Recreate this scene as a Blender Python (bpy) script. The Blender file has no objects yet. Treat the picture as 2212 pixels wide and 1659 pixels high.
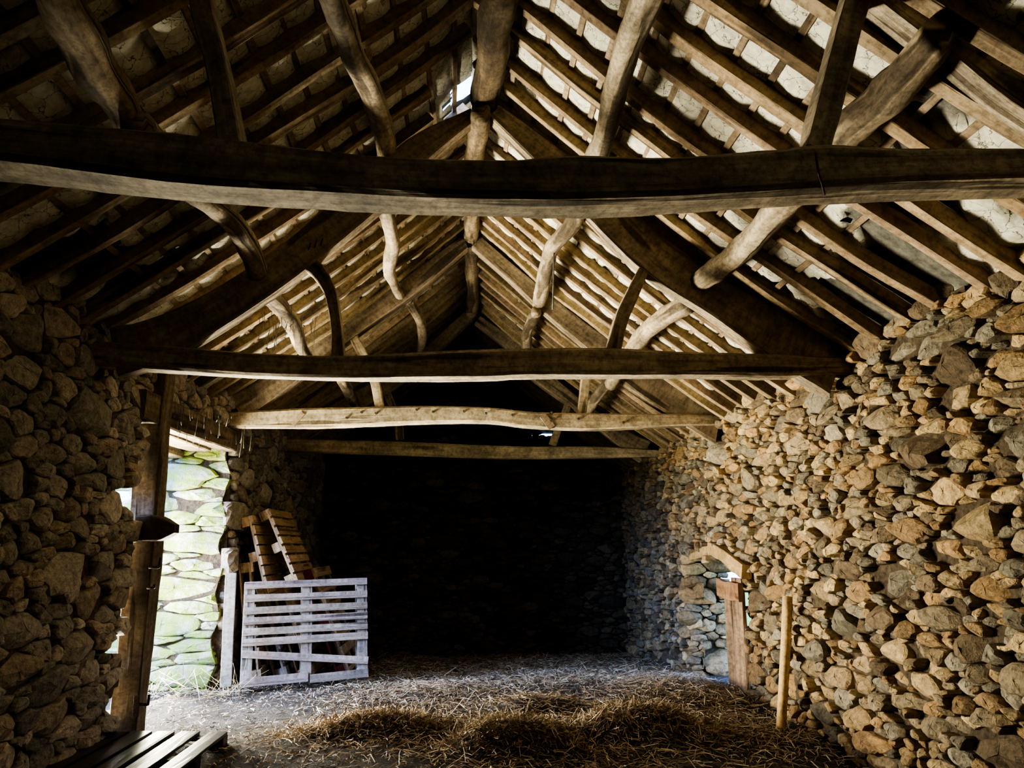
import bpy, math, numpy as np
from mathutils import Matrix, Vector
rng = np.random.default_rng(7)
C = bpy.context.scene.collection

# ------------------------------------------------------------------ camera
F_PX, CX, CY, CAMZ = 1620.0, 1106.0, 829.5, 1.45
v = np.array([1005 - CX, -(1180 - CY), -F_PX]); v /= np.linalg.norm(v)
p_ = math.atan2(1180 - CY, F_PX)
up = np.array([0, math.cos(p_), -math.sin(p_)]); up -= up.dot(v) * v; up /= np.linalg.norm(up)
R = np.stack([np.cross(v, up), v, up])          # world = R @ cam
def P(px, py, Y):                                # point of the plane at depth Y that the photo shows at a pixel
    d = R @ np.array([px - CX, -(py - CY), -F_PX]); q = d * (Y / d[1]); q[2] += CAMZ; return q
cam = bpy.data.cameras.new('camera'); cam.sensor_width = 36; cam.lens = F_PX / 2212 * 36
cam.clip_start = 0.02
co = bpy.data.objects.new('camera', cam); C.objects.link(co)
m4 = Matrix.Identity(4)
for i in range(3):
    for j in range(3): m4[i][j] = R[i, j]
m4[2][3] = CAMZ
co.matrix_world = m4
bpy.context.scene.camera = co

# ------------------------------------------------------------------ materials
def mat(name):
    m = bpy.data.materials.new(name); m.use_nodes = True
    nt = m.node_tree; nt.nodes.clear()
    out = nt.nodes.new('ShaderNodeOutputMaterial'); b = nt.nodes.new('ShaderNodeBsdfPrincipled')
    nt.links.new(b.outputs[0], out.inputs[0])
    b.inputs['Specular IOR Level'].default_value = 0.25
    return m, nt, b
def N(nt, t, **kw):
    n = nt.nodes.new(t)
    for k, val in kw.items(): setattr(n, k, val)
    return n
def attr(nt, name): return N(nt, 'ShaderNodeAttribute', attribute_name=name)
def noise(nt, vec, scale, detail=4, rough=.6):
    n = N(nt, 'ShaderNodeTexNoise'); n.inputs['Scale'].default_value = scale
    n.inputs['Detail'].default_value = detail; n.inputs['Roughness'].default_value = rough
    if vec is not None: nt.links.new(vec, n.inputs['Vector'])
    return n
def ramp(nt, fac, stops):
    r = N(nt, 'ShaderNodeValToRGB'); e = r.color_ramp.elements
    while len(e) < len(stops): e.new(.5)
    for el, (pos, c) in zip(e, stops):
        el.position = pos; el.color = (c[0], c[1], c[2], 1) if len(c) == 3 else c
    nt.links.new(fac, r.inputs[0]); return r
def mix(nt, a, b, fac, mode='MIX'):
    n = N(nt, 'ShaderNodeMix', data_type='RGBA', blend_type=mode)
    for s, val in ((6, a), (7, b)):
        if isinstance(val, tuple): n.inputs[s].default_value = (*val, 1)
        else: nt.links.new(val, n.inputs[s])
    if isinstance(fac, (int, float)): n.inputs[0].default_value = fac
    else: nt.links.new(fac, n.inputs[0])
    return n.outputs[2]
def bump(nt, b, h, strength, dist):
    n = N(nt, 'ShaderNodeBump'); n.inputs['Strength'].default_value = strength; n.inputs['Distance'].default_value = dist
    nt.links.new(h, n.inputs['Height']); nt.links.new(n.outputs[0], b.inputs['Normal'])
def geo(nt): return N(nt, 'ShaderNodeNewGeometry').outputs['Position']
def objc(nt): return N(nt, 'ShaderNodeTexCoord').outputs['Object']

def stone_mat(name, mossy=False):
    m, nt, b = mat(name); a = attr(nt, 'col'); g = geo(nt)
    n1 = noise(nt, g, 22, 6, .7); n2 = noise(nt, g, 90, 4, .6)
    r1 = ramp(nt, n1.outputs[0], [(.3, (.36, .32, .27)), (.48, (.95, .93, .9)), (.68, (1.5, 1.42, 1.25))])
    c = mix(nt, a.outputs['Color'], r1.outputs[0], .85, 'MULTIPLY')
    r2 = ramp(nt, n2.outputs[0], [(.35, (.72, .7, .68)), (.6, (1.1, 1.1, 1.1))])
    c = mix(nt, c, r2.outputs[0], .7, 'MULTIPLY')
    if mossy:
        n3 = noise(nt, g, 7, 5, .65)
        r3 = ramp(nt, n3.outputs[0], [(.40, (0, 0, 0)), (.56, (1, 1, 1))])
        c = mix(nt, c, (.27, .34, .09), r3.outputs[0])
    nt.links.new(c, b.inputs['Base Color']); b.inputs['Roughness'].default_value = .92
    mx = mix(nt, n1.outputs[0], n2.outputs[0], .4); bump(nt, b, mx, .8, .025)
    return m
def wood_mat(name, dark, light, gs=30., rough=.85, bstr=.5, blotch=.5, crack=.38):
    m, nt, b = mat(name); a = attr(nt, 'grain'); o = objc(nt)
    mp = N(nt, 'ShaderNodeMapping'); mp.inputs['Scale'].default_value = (1.6, gs, 1)
    nt.links.new(a.outputs['Vector'], mp.inputs['Vector'])
    n1 = noise(nt, mp.outputs[0], 1.0, 6, .65); n2 = noise(nt, a.outputs['Vector'], 3.5, 5, .65)
    r1 = ramp(nt, n1.outputs[0], [(.32, dark), (.5, tuple((x + y) / 2 for x, y in zip(dark, light))), (.66, light)])
    r2 = ramp(nt, n2.outputs[0], [(.35, (1 - blotch,) * 3), (.6, (1.1, 1.08, 1.05))])
    c = mix(nt, r1.outputs[0], r2.outputs[0], .8, 'MULTIPLY')
    t = attr(nt, 'tint'); c = mix(nt, c, t.outputs['Color'], 1.0, 'MULTIPLY')
    mp2 = N(nt, 'ShaderNodeMapping'); mp2.inputs['Scale'].default_value = (.7, gs * .45, 1)
    nt.links.new(a.outputs['Vector'], mp2.inputs['Vector'])
    n3 = noise(nt, mp2.outputs[0], 1.0, 3, .5)
    r3 = ramp(nt, n3.outputs[0], [(crack - .02, (.12, .1, .08)), (crack + .03, (1, 1, 1))])
    c = mix(nt, c, r3.outputs[0], .75, 'MULTIPLY')
    n4 = noise(nt, a.outputs['Vector'], 26, 5, .75); r4 = ramp(nt, n4.outputs[0], [(.38, (.5, .47, .43)), (.56, (1.08, 1.07, 1.05))])
    c = mix(nt, c, r4.outputs[0], .75, 'MULTIPLY')
    nt.links.new(c, b.inputs['Base Color']); b.inputs['Roughness'].default_value = rough
    bump(nt, b, mix(nt, mix(nt, n1.outputs[0], n4.outputs[0], .4), r3.outputs[0], .4), bstr, .015)
    return m
def plain_mat(name, c1, c2, scale, rough=.9, bstr=.4, metal=0):
    m, nt, b = mat(name); o = objc(nt); n1 = noise(nt, o, scale, 6, .65)
    r = ramp(nt, n1.outputs[0], [(.3, c1), (.7, c2)])
    nt.links.new(r.outputs[0], b.inputs['Base Color']); b.inputs['Roughness'].default_value = rough
    b.inputs['Metallic'].default_value = metal
    bump(nt, b, n1.outputs[0], bstr, .03); return m

M = {}
M['stone'] = stone_mat('rubble_stone'); M['moss_stone'] = stone_mat('mossy_stone', True)
M['core'] = plain_mat('earth_core', (.035, .027, .018), (.15, .115, .075), 26, .95, 1.0)
M['oak'] = wood_mat('weathered_oak', (.20, .158, .112), (.43, .36, .265), 26)
M['oak_dark'] = wood_mat('smoked_oak', (.22, .18, .13), (.50, .43, .325), 26)
M['oak_pale'] = wood_mat('pale_oak', (.33, .27, .19), (.62, .54, .40), 22)
M['log'] = wood_mat('peeled_log', (.17, .13, .085), (.52, .44, .32), 11, .85, .9, .6, .43)
M['rafter'] = wood_mat('sawn_rafter', (.21, .155, .10), (.41, .32, .215), 22, .85, .4, .35)
M['lath'] = wood_mat('lath_wood', (.20, .15, .10), (.38, .30, .21), 40, .9, .4, .4)
M['pallet'] = wood_mat('grey_pallet_wood', (.30, .27, .25), (.52, .48, .45), 34, .8, .4, .3)
M['pallet_tan'] = wood_mat('tan_pallet_wood', (.28, .20, .125), (.50, .38, .26), 34, .8, .4, .3)
M['pallet_wet'] = wood_mat('worn_dark_pallet_wood', (.10, .085, .07), (.22, .19, .165), 34, .42, .4, .4)
M['red_paint'] = plain_mat('faded_red_paint', (.10, .014, .012), (.17, .03, .025), 20, .7, .3)
M['iron'] = plain_mat('rusty_iron', (.03, .02, .015), (.09, .06, .04), 60, .7, .4, .4)
M['peeled'] = wood_mat('peeled_stake', (.50, .36, .17), (.72, .56, .31), 14, .8, .3, .3)
def straw_mat():
    m, nt, b = mat('straw'); a = attr(nt, 'col'); nt.links.new(a.outputs['Color'], b.inputs['Base Color'])
    b.inputs['Roughness'].default_value = .6; return m
M['straw'] = straw_mat()
def soil_mat():
    m, nt, b = mat('trodden_soil'); g = geo(nt)
    n1 = noise(nt, g, 3, 6, .7); n2 = noise(nt, g, 45, 5, .7)
    r = ramp(nt, n1.outputs[0], [(.3, (.045, .043, .043)), (.7, (.12, .115, .11))])
    r2 = ramp(nt, n2.outputs[0], [(.35, (.55, .55, .55)), (.65, (1.3, 1.3, 1.3))])
    nt.links.new(mix(nt, r.outputs[0], r2.outputs[0], .8, 'MULTIPLY'), b.inputs['Base Color'])
    b.inputs['Roughness'].default_value = .85
    bump(nt, b, mix(nt, n1.outputs[0], n2.outputs[0], .6), .9, .05); return m
M['soil'] = soil_mat()
def plaster_mat():
    m, nt, b = mat('torched_slate'); g = geo(nt); msk = attr(nt, 'lime')
    vo = N(nt, 'ShaderNodeTexVoronoi', feature='DISTANCE_TO_EDGE'); vo.inputs['Scale'].default_value = 11
    wob = noise(nt, g, 9, 4, .6); add = N(nt, 'ShaderNodeVectorMath', operation='MULTIPLY_ADD')
    nt.links.new(wob.outputs['Color'], add.inputs[0]); add.inputs[1].default_value = (.12,) * 3; nt.links.new(g, add.inputs[2])
    nt.links.new(add.outputs[0], vo.inputs['Vector'])
    crack = ramp(nt, vo.outputs['Distance'], [(.006, (.12, .10, .08)), (.02, (1, 1, 1))])
    n1 = noise(nt, g, 18, 6, .7)
    lime = ramp(nt, n1.outputs[0], [(.3, (.42, .39, .31)), (.6, (.72, .70, .58))])
    slate = ramp(nt, n1.outputs[0], [(.3, (.06, .06, .05)), (.7, (.20, .19, .16))])
    c = mix(nt, lime.outputs[0], crack.outputs[0], .8, 'MULTIPLY')
    c = mix(nt, slate.outputs[0], c, msk.outputs['Fac'])
    nt.links.new(c, b.inputs['Base Color']); b.inputs['Roughness'].default_value = .95
    bump(nt, b, mix(nt, n1.outputs[0], crack.outputs[0], .3), .5, .02); return m
M['plaster'] = plaster_mat()
M['grass'] = plain_mat('sunlit_grass', (.10, .16, .03), (.22, .30, .08), 8, .95, .5)
M['web'] = plain_mat('dusty_cobweb', (.10, .09, .075), (.28, .26, .22), 30, 1, .2)

# ------------------------------------------------------------------ mesh helpers
def build(name, V, faces, mats, parent=None, smooth=False, fmat=None, col=None, grain=None, lime=None, tint=None):
    V = np.asarray(V, np.float32); me = bpy.data.meshes.new(name)
    fs = [np.asarray(f, np.int32) for f in faces if len(f)]
    me.vertices.add(len(V)); me.vertices.foreach_set('co', V.ravel())
    tot = np.concatenate([np.full(len(f), f.shape[1], np.int32) for f in fs])
    loops = np.concatenate([f.ravel() for f in fs])
    me.loops.add(len(loops)); me.loops.foreach_set('vertex_index', loops)
    me.polygons.add(len(tot)); st = np.zeros(len(tot), np.int32); st[1:] = np.cumsum(tot)[:-1]
    me.polygons.foreach_set('loop_start', st)
    try: me.polygons.foreach_set('loop_total', tot)
    except Exception: pass
    for m in (mats if isinstance(mats, (list, tuple)) else [mats]): me.materials.append(M[m])
    if fmat is not None: me.polygons.foreach_set('material_index', np.asarray(fmat, np.int32))
    me.polygons.foreach_set('use_smooth', np.full(len(tot), bool(smooth)))
    me.update(calc_edges=True)
    if col is not None:
        a = me.attributes.new('col', 'FLOAT_COLOR', 'POINT'); c4 = np.ones((len(V), 4), np.float32); c4[:, :3] = col
        a.data.foreach_set('color', c4.ravel())
    if grain is not None:
        a = me.attributes.new('grain', 'FLOAT_VECTOR', 'POINT'); a.data.foreach_set('vector', np.asarray(grain, np.float32).ravel())
        t = me.attributes.new('tint', 'FLOAT_COLOR', 'POINT'); c4 = np.ones((len(V), 4), np.float32)
        c4[:, :3] = tint if tint is not None else (1, 1, 1); t.data.foreach_set('color', c4.ravel())
    if lime is not None:
        a = me.attributes.new('lime', 'FLOAT', 'POINT'); a.data.foreach_set('value', np.asarray(lime, np.float32))
    me.validate()
    o = bpy.data.objects.new(name, me); C.objects.link(o)
    if parent is not None: o.parent = parent
    return o
def tag(o, label=None, cat=None, group=None, kind=None):
    if label: o['label'] = label
    if cat: o['category'] = cat
    if group: o['group'] = group
    if kind: o['kind'] = kind
    return o
def thing(name, label, cat, loc=(0, 0, 0), group=None):
    o = bpy.data.objects.new(name, None); C.objects.link(o); o.location = loc; o.empty_display_size = .1
    return tag(o, label, cat, group)
def wob(n, seed, k=4, amp=1.):                       # smooth 1-D wobble
    r = np.random.default_rng(seed); t = np.linspace(0, 1, n); s = np.zeros(n)
    for i in range(1, k + 1): s += r.normal() / i * np.sin(2 * math.pi * (i * .9 * t + r.random()))
    return s * amp
def catmull(pts, step):
    pts = np.asarray(pts, float)
    if len(pts) == 2:
        n = max(2, int(np.linalg.norm(pts[1] - pts[0]) / step) + 1)
        return pts[0] + (pts[1] - pts[0]) * np.linspace(0, 1, n)[:, None]
    q = np.vstack([2 * pts[0] - pts[1], pts, 2 * pts[-1] - pts[-2]]); out = []
    for i in range(1, len(q) - 2):
        L = np.linalg.norm(q[i + 1, :3] - q[i, :3]); n = max(2, int(L / step)); t = np.linspace(0, 1, n, endpoint=False)[:, None]
        a, b, c, d = q[i - 1], q[i], q[i + 1], q[i + 2]
        out.append(.5 * (2 * b + (c - a) * t + (2 * a - 5 * b + 4 * c - d) * t ** 2 + (3 * b - a - 3 * c + d) * t ** 3))
    return np.vstack(out + [pts[-1:]])
def sweep(pts, w, h, upv=(0, 0, 1), sect='rect', step=.08, jit=.0, seed=0, bev=.12, ends=None):
    """pts rows: x,y,z[,w,h]; sweeps a squared or round section. returns V, quads, caps, grain"""
    pts = np.asarray(pts, float)
    if pts.shape[1] == 3: pts = np.hstack([pts, np.full((len(pts), 1), w), np.full((len(pts), 1), h)])
    pa = catmull(pts, step); n = len(pa); X = pa[:, :3]
    T = np.gradient(X, axis=0); T /= np.linalg.norm(T, axis=1)[:, None] + 1e-9
    upv = np.asarray(upv, float); S = np.cross(T, upv); S /= np.linalg.norm(S, axis=1)[:, None] + 1e-9; U = np.cross(S, T)
    if sect == 'rect':
        b = bev; prof = np.array([(1 - b, 1), (1, 1 - b), (1, 0), (1, -1 + b), (1 - b, -1), (0, -1), (-1 + b, -1), (-1, -1 + b), (-1, 0), (-1, 1 - b), (-1 + b, 1), (0, 1)]) * .5
    else:
        th = np.arange(14) / 14 * 2 * math.pi; prof = np.stack([np.cos(th), np.sin(th)], 1) * .5
    k = len(prof); r = np.random.default_rng(seed)
    mul = np.ones((n, k))
    if jit:
        base = np.stack([wob(n, seed * 131 + 7 * i, 6, jit) for i in range(4)], 1)
        ph = np.arange(k) / k * 2 * math.pi
        mul = 1 + base[:, :1] * np.cos(ph) + base[:, 1:2] * np.sin(ph) + base[:, 2:3] * np.cos(2 * ph) + base[:, 3:4] * np.sin(2 * ph)
        mul += r.normal(0, jit * .25, (n, k))
    V = X[:, None] + S[:, None] * (prof[None, :, :1] * pa[:, None, 3:4] * mul[..., None]) + U[:, None] * (prof[None, :, 1:] * pa[:, None, 4:5] * mul[..., None])
    V = V.reshape(-1, 3); i = np.arange(n - 1)[:, None] * k; j = np.arange(k)[None]; j2 = (j + 1) % k
    Q = np.stack([i + j, i + k + j, i + k + j2, i + j2], -1).reshape(-1, 4)
    caps = np.array([list(range(k)), list(range((n - 1) * k, n * k))[::-1]])
    s = np.concatenate([[0], np.cumsum(np.linalg.norm(np.diff(X, axis=0), axis=1))])
    per = np.arange(k) / k * 2 * (pa[:, 3].mean() + pa[:, 4].mean())
    off = r.random(3) * 50
    G = np.stack(np.broadcast_arrays(s[:, None] + off[0], per[None] + off[1], np.full((1, 1), off[2])), -1).reshape(-1, 3)
    return V, Q, caps, G
def join(parts):
    Vs, fs, Gs, o = [], {}, [], 0
    for V, Q, Cc, G in parts:
        Vs.append(V); Gs.append(G)
        for f in (Q, Cc): fs.setdefault(f.shape[1], []).append(f + o)
        o += len(V)
    return np.vstack(Vs), [np.vstack(x) for x in fs.values()], np.vstack(Gs)
def timber(name, pts, w=.1, h=.1, m='oak', parent=None, smooth=None, tint=None, **kw):
    V, Q, c, G = sweep(pts, w, h, **kw)
    if smooth is None: smooth = kw.get('sect') == 'log'
    return build(name, V, [Q, c], m, parent, smooth, grain=G, tint=tint)
def timbers(name, specs, m, parent=None, smooth=False, tint=None):
    V, fs, G = join([sweep(*a, **k) for a, k in specs]); return build(name, V, fs, m, parent, smooth, grain=G, tint=tint)

# ------------------------------------------------------------------ stone walls
def fbm(u, w, seed, sc=1.):
    r = np.random.default_rng(seed); s = 0
    for i in range(6):
        a = r.random() * 6.28; f = sc * (1.5 ** i)
        s = s + np.sin(f * (u * math.cos(a) + w * math.sin(a)) + r.random() * 6.28) / (1.35 ** i)
    return s / 3
def pack(inside, u0, u1, v0, v1, size, asp, seed, spread=.75):
    """irregular stone centres with radii (in a space squashed along u by asp)"""
    r = np.random.default_rng(seed); pts = []; rad = []; cell = size * .5; grid = {}
    area = (u1 - u0) / asp * (v1 - v0)
    for lev, (mult, share) in enumerate([(2.6, .10), (1.75, .25), (1.1, .6), (.72, .9), (.5, .8)]):
        n = int(area / (size * mult) ** 2 * share * 6) + 40
        cand = np.stack([r.uniform(u0 / asp, u1 / asp, n), r.uniform(v0, v1, n)], 1)
        ok = inside(cand[:, 0] * asp, cand[:, 1]); cand = cand[ok]
        rr = size * mult * .5
        kept = 0
        for c in cand:
            gx, gy = int(c[0] // cell), int(c[1] // cell); good = True; reach = int((rr + size * 1.3) / cell) + 1
            for ix in range(gx - reach, gx + reach + 1):
                for iy in range(gy - reach, gy + reach + 1):
                    for q in grid.get((ix, iy), ()):
                        if (pts[q][0] - c[0]) ** 2 + (pts[q][1] - c[1]) ** 2 < ((rr + rad[q]) * spread) ** 2: good = False; break
                    if not good: break
                if not good: break
            if good:
                grid.setdefault((gx, gy), []).append(len(pts)); pts.append(c); rad.append(rr); kept += 1
                if kept > area / (size * mult) ** 2 * share * 1.3: break
    return np.array(pts), np.array(rad)
def stones(inside, u0, u1, v0, v1, size, asp, seed, palette, relief=.03, gap=.97, back=.09, bulge=.05, na=16, tilt=1., edg=1.):
    pts, rad = pack(inside, u0, u1, v0, v1, size, asp, seed)
    r = np.random.default_rng(seed + 1); n = len(pts); K = min(18, n - 1)
    th = np.arange(na) / na * 2 * math.pi; Rr = np.zeros((n, na))
    for s in range(0, n, 400):
        D = pts[None] - pts[s:s + 400, None]; d2 = (D ** 2).sum(-1); d2[np.arange(len(D)), np.arange(s, s + len(D))] = 1e9
        idx = np.argpartition(d2, K, 1)[:, :K]; dd = np.take_along_axis(D, idx[..., None], 1); d = np.sqrt((dd ** 2).sum(-1))
        b = (d ** 2 + rad[s:s + 400, None] ** 2 - rad[idx] ** 2) / (2 * d); b = np.clip(b, .18 * d, .85 * d)
        cs = (dd[..., 0, None] * np.cos(th) + dd[..., 1, None] * np.sin(th)) / d[..., None]
        inv = np.clip(cs / b[..., None], 0, None); Rr[s:s + 400] = (inv ** 16).sum(1) ** (-1 / 16)
    Rr = np.minimum(Rr, rad[:, None] * 1.5) * gap
    Rr *= 1 + r.normal(0, .075, Rr.shape)
    t = np.array([0.001, .55, .84, .96, 1.0, .98]); nr = len(t)
    ux = t[None, :, None] * (Rr * np.cos(th))[:, None, :] * asp; vy = t[None, :, None] * (Rr * np.sin(th))[:, None, :]
    rm = Rr.mean(1); tx = r.normal(0, .3, n) * tilt; ty = r.normal(-.12, .36, n) * tilt
    H = r.uniform(-1, 1, n) * relief + np.clip(rm - size * .5, 0, .1) * .25
    h = H[:, None, None] + tx[:, None, None] * ux + ty[:, None, None] * vy
    for k in range(4):                                   # broken facets
        a = r.uniform(0, 6.28, n); sl = r.uniform(.35, 1.5, n) * tilt ** .5; of = r.uniform(.05, .75, n) * rm
        h = np.minimum(h, H[:, None, None] + of[:, None, None] - sl[:, None, None] * (ux * np.cos(a)[:, None, None] / asp + vy * np.sin(a)[:, None, None]))
    edge = edg * np.array([0, 0, .05, .20, .7, 0])[None, :, None] * np.minimum(rm, .06)[:, None, None]
    h = h - edge + r.normal(0, .05, h.shape) * np.minimum(rm, .05)[:, None, None] * (t[None, :, None] < .99)
    h[:, -1, :] = -back; h = np.maximum(h, -back)
    U = pts[:, 0, None, None] * asp + ux; W = pts[:, 1, None, None] + vy
    h = h + bulge * fbm(U, W, seed + 5, 1.6)
    V = np.stack([U, W, h], -1).reshape(-1, 3)
    base = (np.arange(n) * nr * na)[:, None, None]; i = np.arange(nr - 1)[None, :, None] * na; j = np.arange(na)[None, None]; j2 = (j + 1) % na
    Q = np.stack(np.broadcast_arrays(base + i + j, base + i + na + j, base + i + na + j2, base + i + j2), -1).reshape(-1, 4)
    pal = np.array(palette); ci = r.integers(0, len(pal), n); col = pal[ci] * r.uniform(.7, 1.25, (n, 1))
    return V, Q, np.repeat(col, nr * na, 0)
def backing(inside, u0, u1, v0, v1, depth, seed, bulge=.05, cell=.1, off=.075):
    nu, nv = int((u1 - u0) / cell), int((v1 - v0) / cell)
    uu, vv = np.linspace(u0, u1, nu + 1), np.linspace(v0, v1, nv + 1)
    Ug, Vg = np.meshgrid(uu, vv, indexing='ij'); h = -off + bulge * fbm(Ug, Vg, seed + 5, 1.6)
    Vt = np.stack([Ug, Vg, h], -1).reshape(-1, 3); Vb = Vt.copy(); Vb[:, 2] = -depth
    cu, cv = (uu[:-1] + uu[1:]) / 2, (vv[:-1] + vv[1:]) / 2; cg = np.meshgrid(cu, cv, indexing='ij')
    keep = inside(cg[0].ravel(), cg[1].ravel()).reshape(nu, nv)
    ii, jj = np.nonzero(keep); a = ii * (nv + 1) + jj
    Q = np.stack([a, a + nv + 1, a + nv + 2, a + 1], 1); o = len(Vt); Qb = Q[:, ::-1] + o; S = []
    pad = np.zeros((nu + 2, nv + 2), bool); pad[1:-1, 1:-1] = keep
    for di, dj, e in ((-1, 0, (0, 1)), (1, 0, (nv + 2, nv + 1)), (0, -1, (nv + 1, 0)), (0, 1, (1, nv + 2))):
        nb = ~pad[1 + di:1 + di + nu, 1 + dj:1 + dj + nv] & keep; si, sj = np.nonzero(nb); q = si * (nv + 1) + sj
        S.append(np.stack([q + e[0], q + e[1], q + e[1] + o, q + e[0] + o], 1))
    return np.vstack([Vt, Vb]), np.vstack([Q, Qb] + S)
def wall(name, tomap, sets, back, mats=('stone', 'core'), parent=None):
    Vs, Qs, cs, fm, o = [], [], [], [], 0
    for V, Q, c in sets:
        Vs.append(V); Qs.append(Q + o); cs.append(c); fm.append(np.zeros(len(Q))); o += len(V)
    if back is not None:
        V, Q = back; Vs.append(V); Qs.append(Q + o); cs.append(np.full((len(V), 3), .05)); fm.append(np.ones(len(Q)))
    V = tomap(np.vstack(Vs))
    return build(name, V, [np.vstack(Qs)], mats, parent, fmat=np.concatenate(fm), col=np.vstack(cs))

# roof section: underside height of the rafters and of the principals
def zP(x): x = np.abs(x); return 4.66 - .92 * x + .05 * x * x
def zR(x): return zP(x) + .12
XL, XR, YEND = -2.4, 2.6, 12.45

tan = [(.40, .30, .17), (.34, .265, .16), (.30, .245, .165), (.22, .185, .13), (.44, .345, .20), (.26, .185, .105), (.34, .235, .125), (.27, .245, .19), (.20, .18, .14), (.16, .125, .085)]
grey = [(.33, .31, .28), (.40, .37, .33), (.27, .25, .22), (.40, .36, .31), (.34, .29, .24), (.23, .22, .20)]
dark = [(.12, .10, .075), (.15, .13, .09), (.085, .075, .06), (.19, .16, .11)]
moss = [(.46, .47, .40), (.36, .40, .33), (.50, .50, .45), (.30, .36, .25)]

# right wall: u = depth Y, v = height, normal -X
def in_right(u, w): return (w < 2.78 + .05 * np.sin(u * 5)) & ~((u > 7.22) & (u < 8.80) & (w < 1.33) )
def map_right(V): return np.stack([XR - V[:, 2] + .012 * 0, V[:, 0], V[:, 1]], 1)
sR = stones(in_right, 1.6, YEND, -.35, 2.8, .094, 2.05, 11, tan, relief=.042)
bR = backing(in_right, -2.5, YEND + .5, -.6, 2.9, .36, 11, off=.06)
wr = wall('wall_right', map_right, [sR], bR); tag(wr, 'long dry rubble stone side wall in tan light', kind='structure')
# far reveal of the small doorway (faces the camera)
def map_rev_r(V): return np.stack([XR - .02 + V[:, 0], 8.67 - V[:, 2], V[:, 1]], 1)
sv = stones(lambda u, w: u > -1, 0, .38, -.1, 1.36, .13, 1.7, 21, tan, relief=.02, bulge=.01)
o = wall('reveal', map_rev_r, [sv], backing(lambda u, w: u > -1, .06, .36, -.2, 1.4, .1, 21, .0), parent=wr); o['label'] = 'stone reveal of the small doorway'

# left wall: u = depth Y, normal +X
def in_left(u, w, m=.0):
    edge = 5.78 + .02 * np.sin(w * 23 + 1) - .38 * np.exp(-((w - 1.80) / .10) ** 2) - .38 * np.exp(-((w - .76) / .045) ** 2) - .30 * np.exp(-((w - .36) / .06) ** 2)
    top = np.where(u < 5.7, 2.92, 2.84) + .05 * np.sin(u * 6)
    door = (u > edge - m) & (u < 7.86 + m) & (w < 2.58)
    return (w < top) & ~door
def map_left(V):
    V = V.copy(); e = 5.83 - .38 * np.exp(-((V[:, 1] - 1.80) / .10) ** 2) - .38 * np.exp(-((V[:, 1] - .76) / .045) ** 2) - .30 * np.exp(-((V[:, 1] - .36) / .06) ** 2)
    low = V[:, 1] < 2.5; u = V[:, 0]; V[:, 0] = np.where(low & (u < 6.6), np.minimum(u, e), np.where(low, np.maximum(u, 7.78), u))
    return np.stack([XL + V[:, 2] + np.clip((V[:, 0] - 5.5) * .03, 0, .07), V[:, 0], V[:, 1]], 1)
sL = stones(lambda u, w: in_left(u, w, .08), 1.6, YEND, -.35, 2.98, .135, 1.85, 31, grey, relief=.02, gap=.99, tilt=.45)
bL = backing(in_left, -2.5, YEND + .5, -.6, 3.0, .62, 31, cell=.06, off=.05)
wl = wall('wall_left', map_left, [sL], bL); tag(wl, 'dark rubble stone side wall with the tall doorway', kind='structure')
# mossy far reveal
def map_rev_l(V):
    V = V.copy(); V[:, 0] = np.maximum(V[:, 0], .085 + .03 * np.sin(V[:, 1] * 14)); return np.stack([XL + .07 - V[:, 0], 7.755 - V[:, 2], V[:, 1]], 1)
sm = stones(lambda u, w: u > .13, .0, .78, .0, 2.52, .135, 3.6, 41, moss, relief=.014, bulge=.012, gap=.995, tilt=.4, edg=1.0)
o = wall('mossy_reveal', map_rev_l, [sm], backing(lambda u, w: u > -1, .06, .72, -.1, 2.6, .1, 41, .0, off=.035), ('moss_stone', 'core'), parent=wl); o['label'] = 'bright mossy green stone doorway reveal'

# back gable wall: u = X, normal -Y
def in_back(u, w): return (w < zR(u) + .1) & ~((np.abs(u - 1.32) < .17) & (np.abs(w - 3.33) < .06))
def map_back(V): return np.stack([V[:, 0], YEND - V[:, 2], V[:, 1]], 1)
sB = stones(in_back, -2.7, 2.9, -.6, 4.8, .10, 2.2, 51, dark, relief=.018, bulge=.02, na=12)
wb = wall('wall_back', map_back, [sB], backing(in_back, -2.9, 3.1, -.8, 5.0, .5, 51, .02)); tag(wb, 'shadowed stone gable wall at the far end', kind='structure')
# wall behind the camera closes the barn
V, Q = backing(in_back, -2.9, 3.1, -.8, 5.0, .3, 61, .02)
wf = build('wall_front', np.stack([V[:, 0], -2.4 + V[:, 2], V[:, 1]], 1), [Q[:, ::-1]], 'core'); tag(wf, 'dark gable wall behind the viewer', kind='structure')

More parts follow.
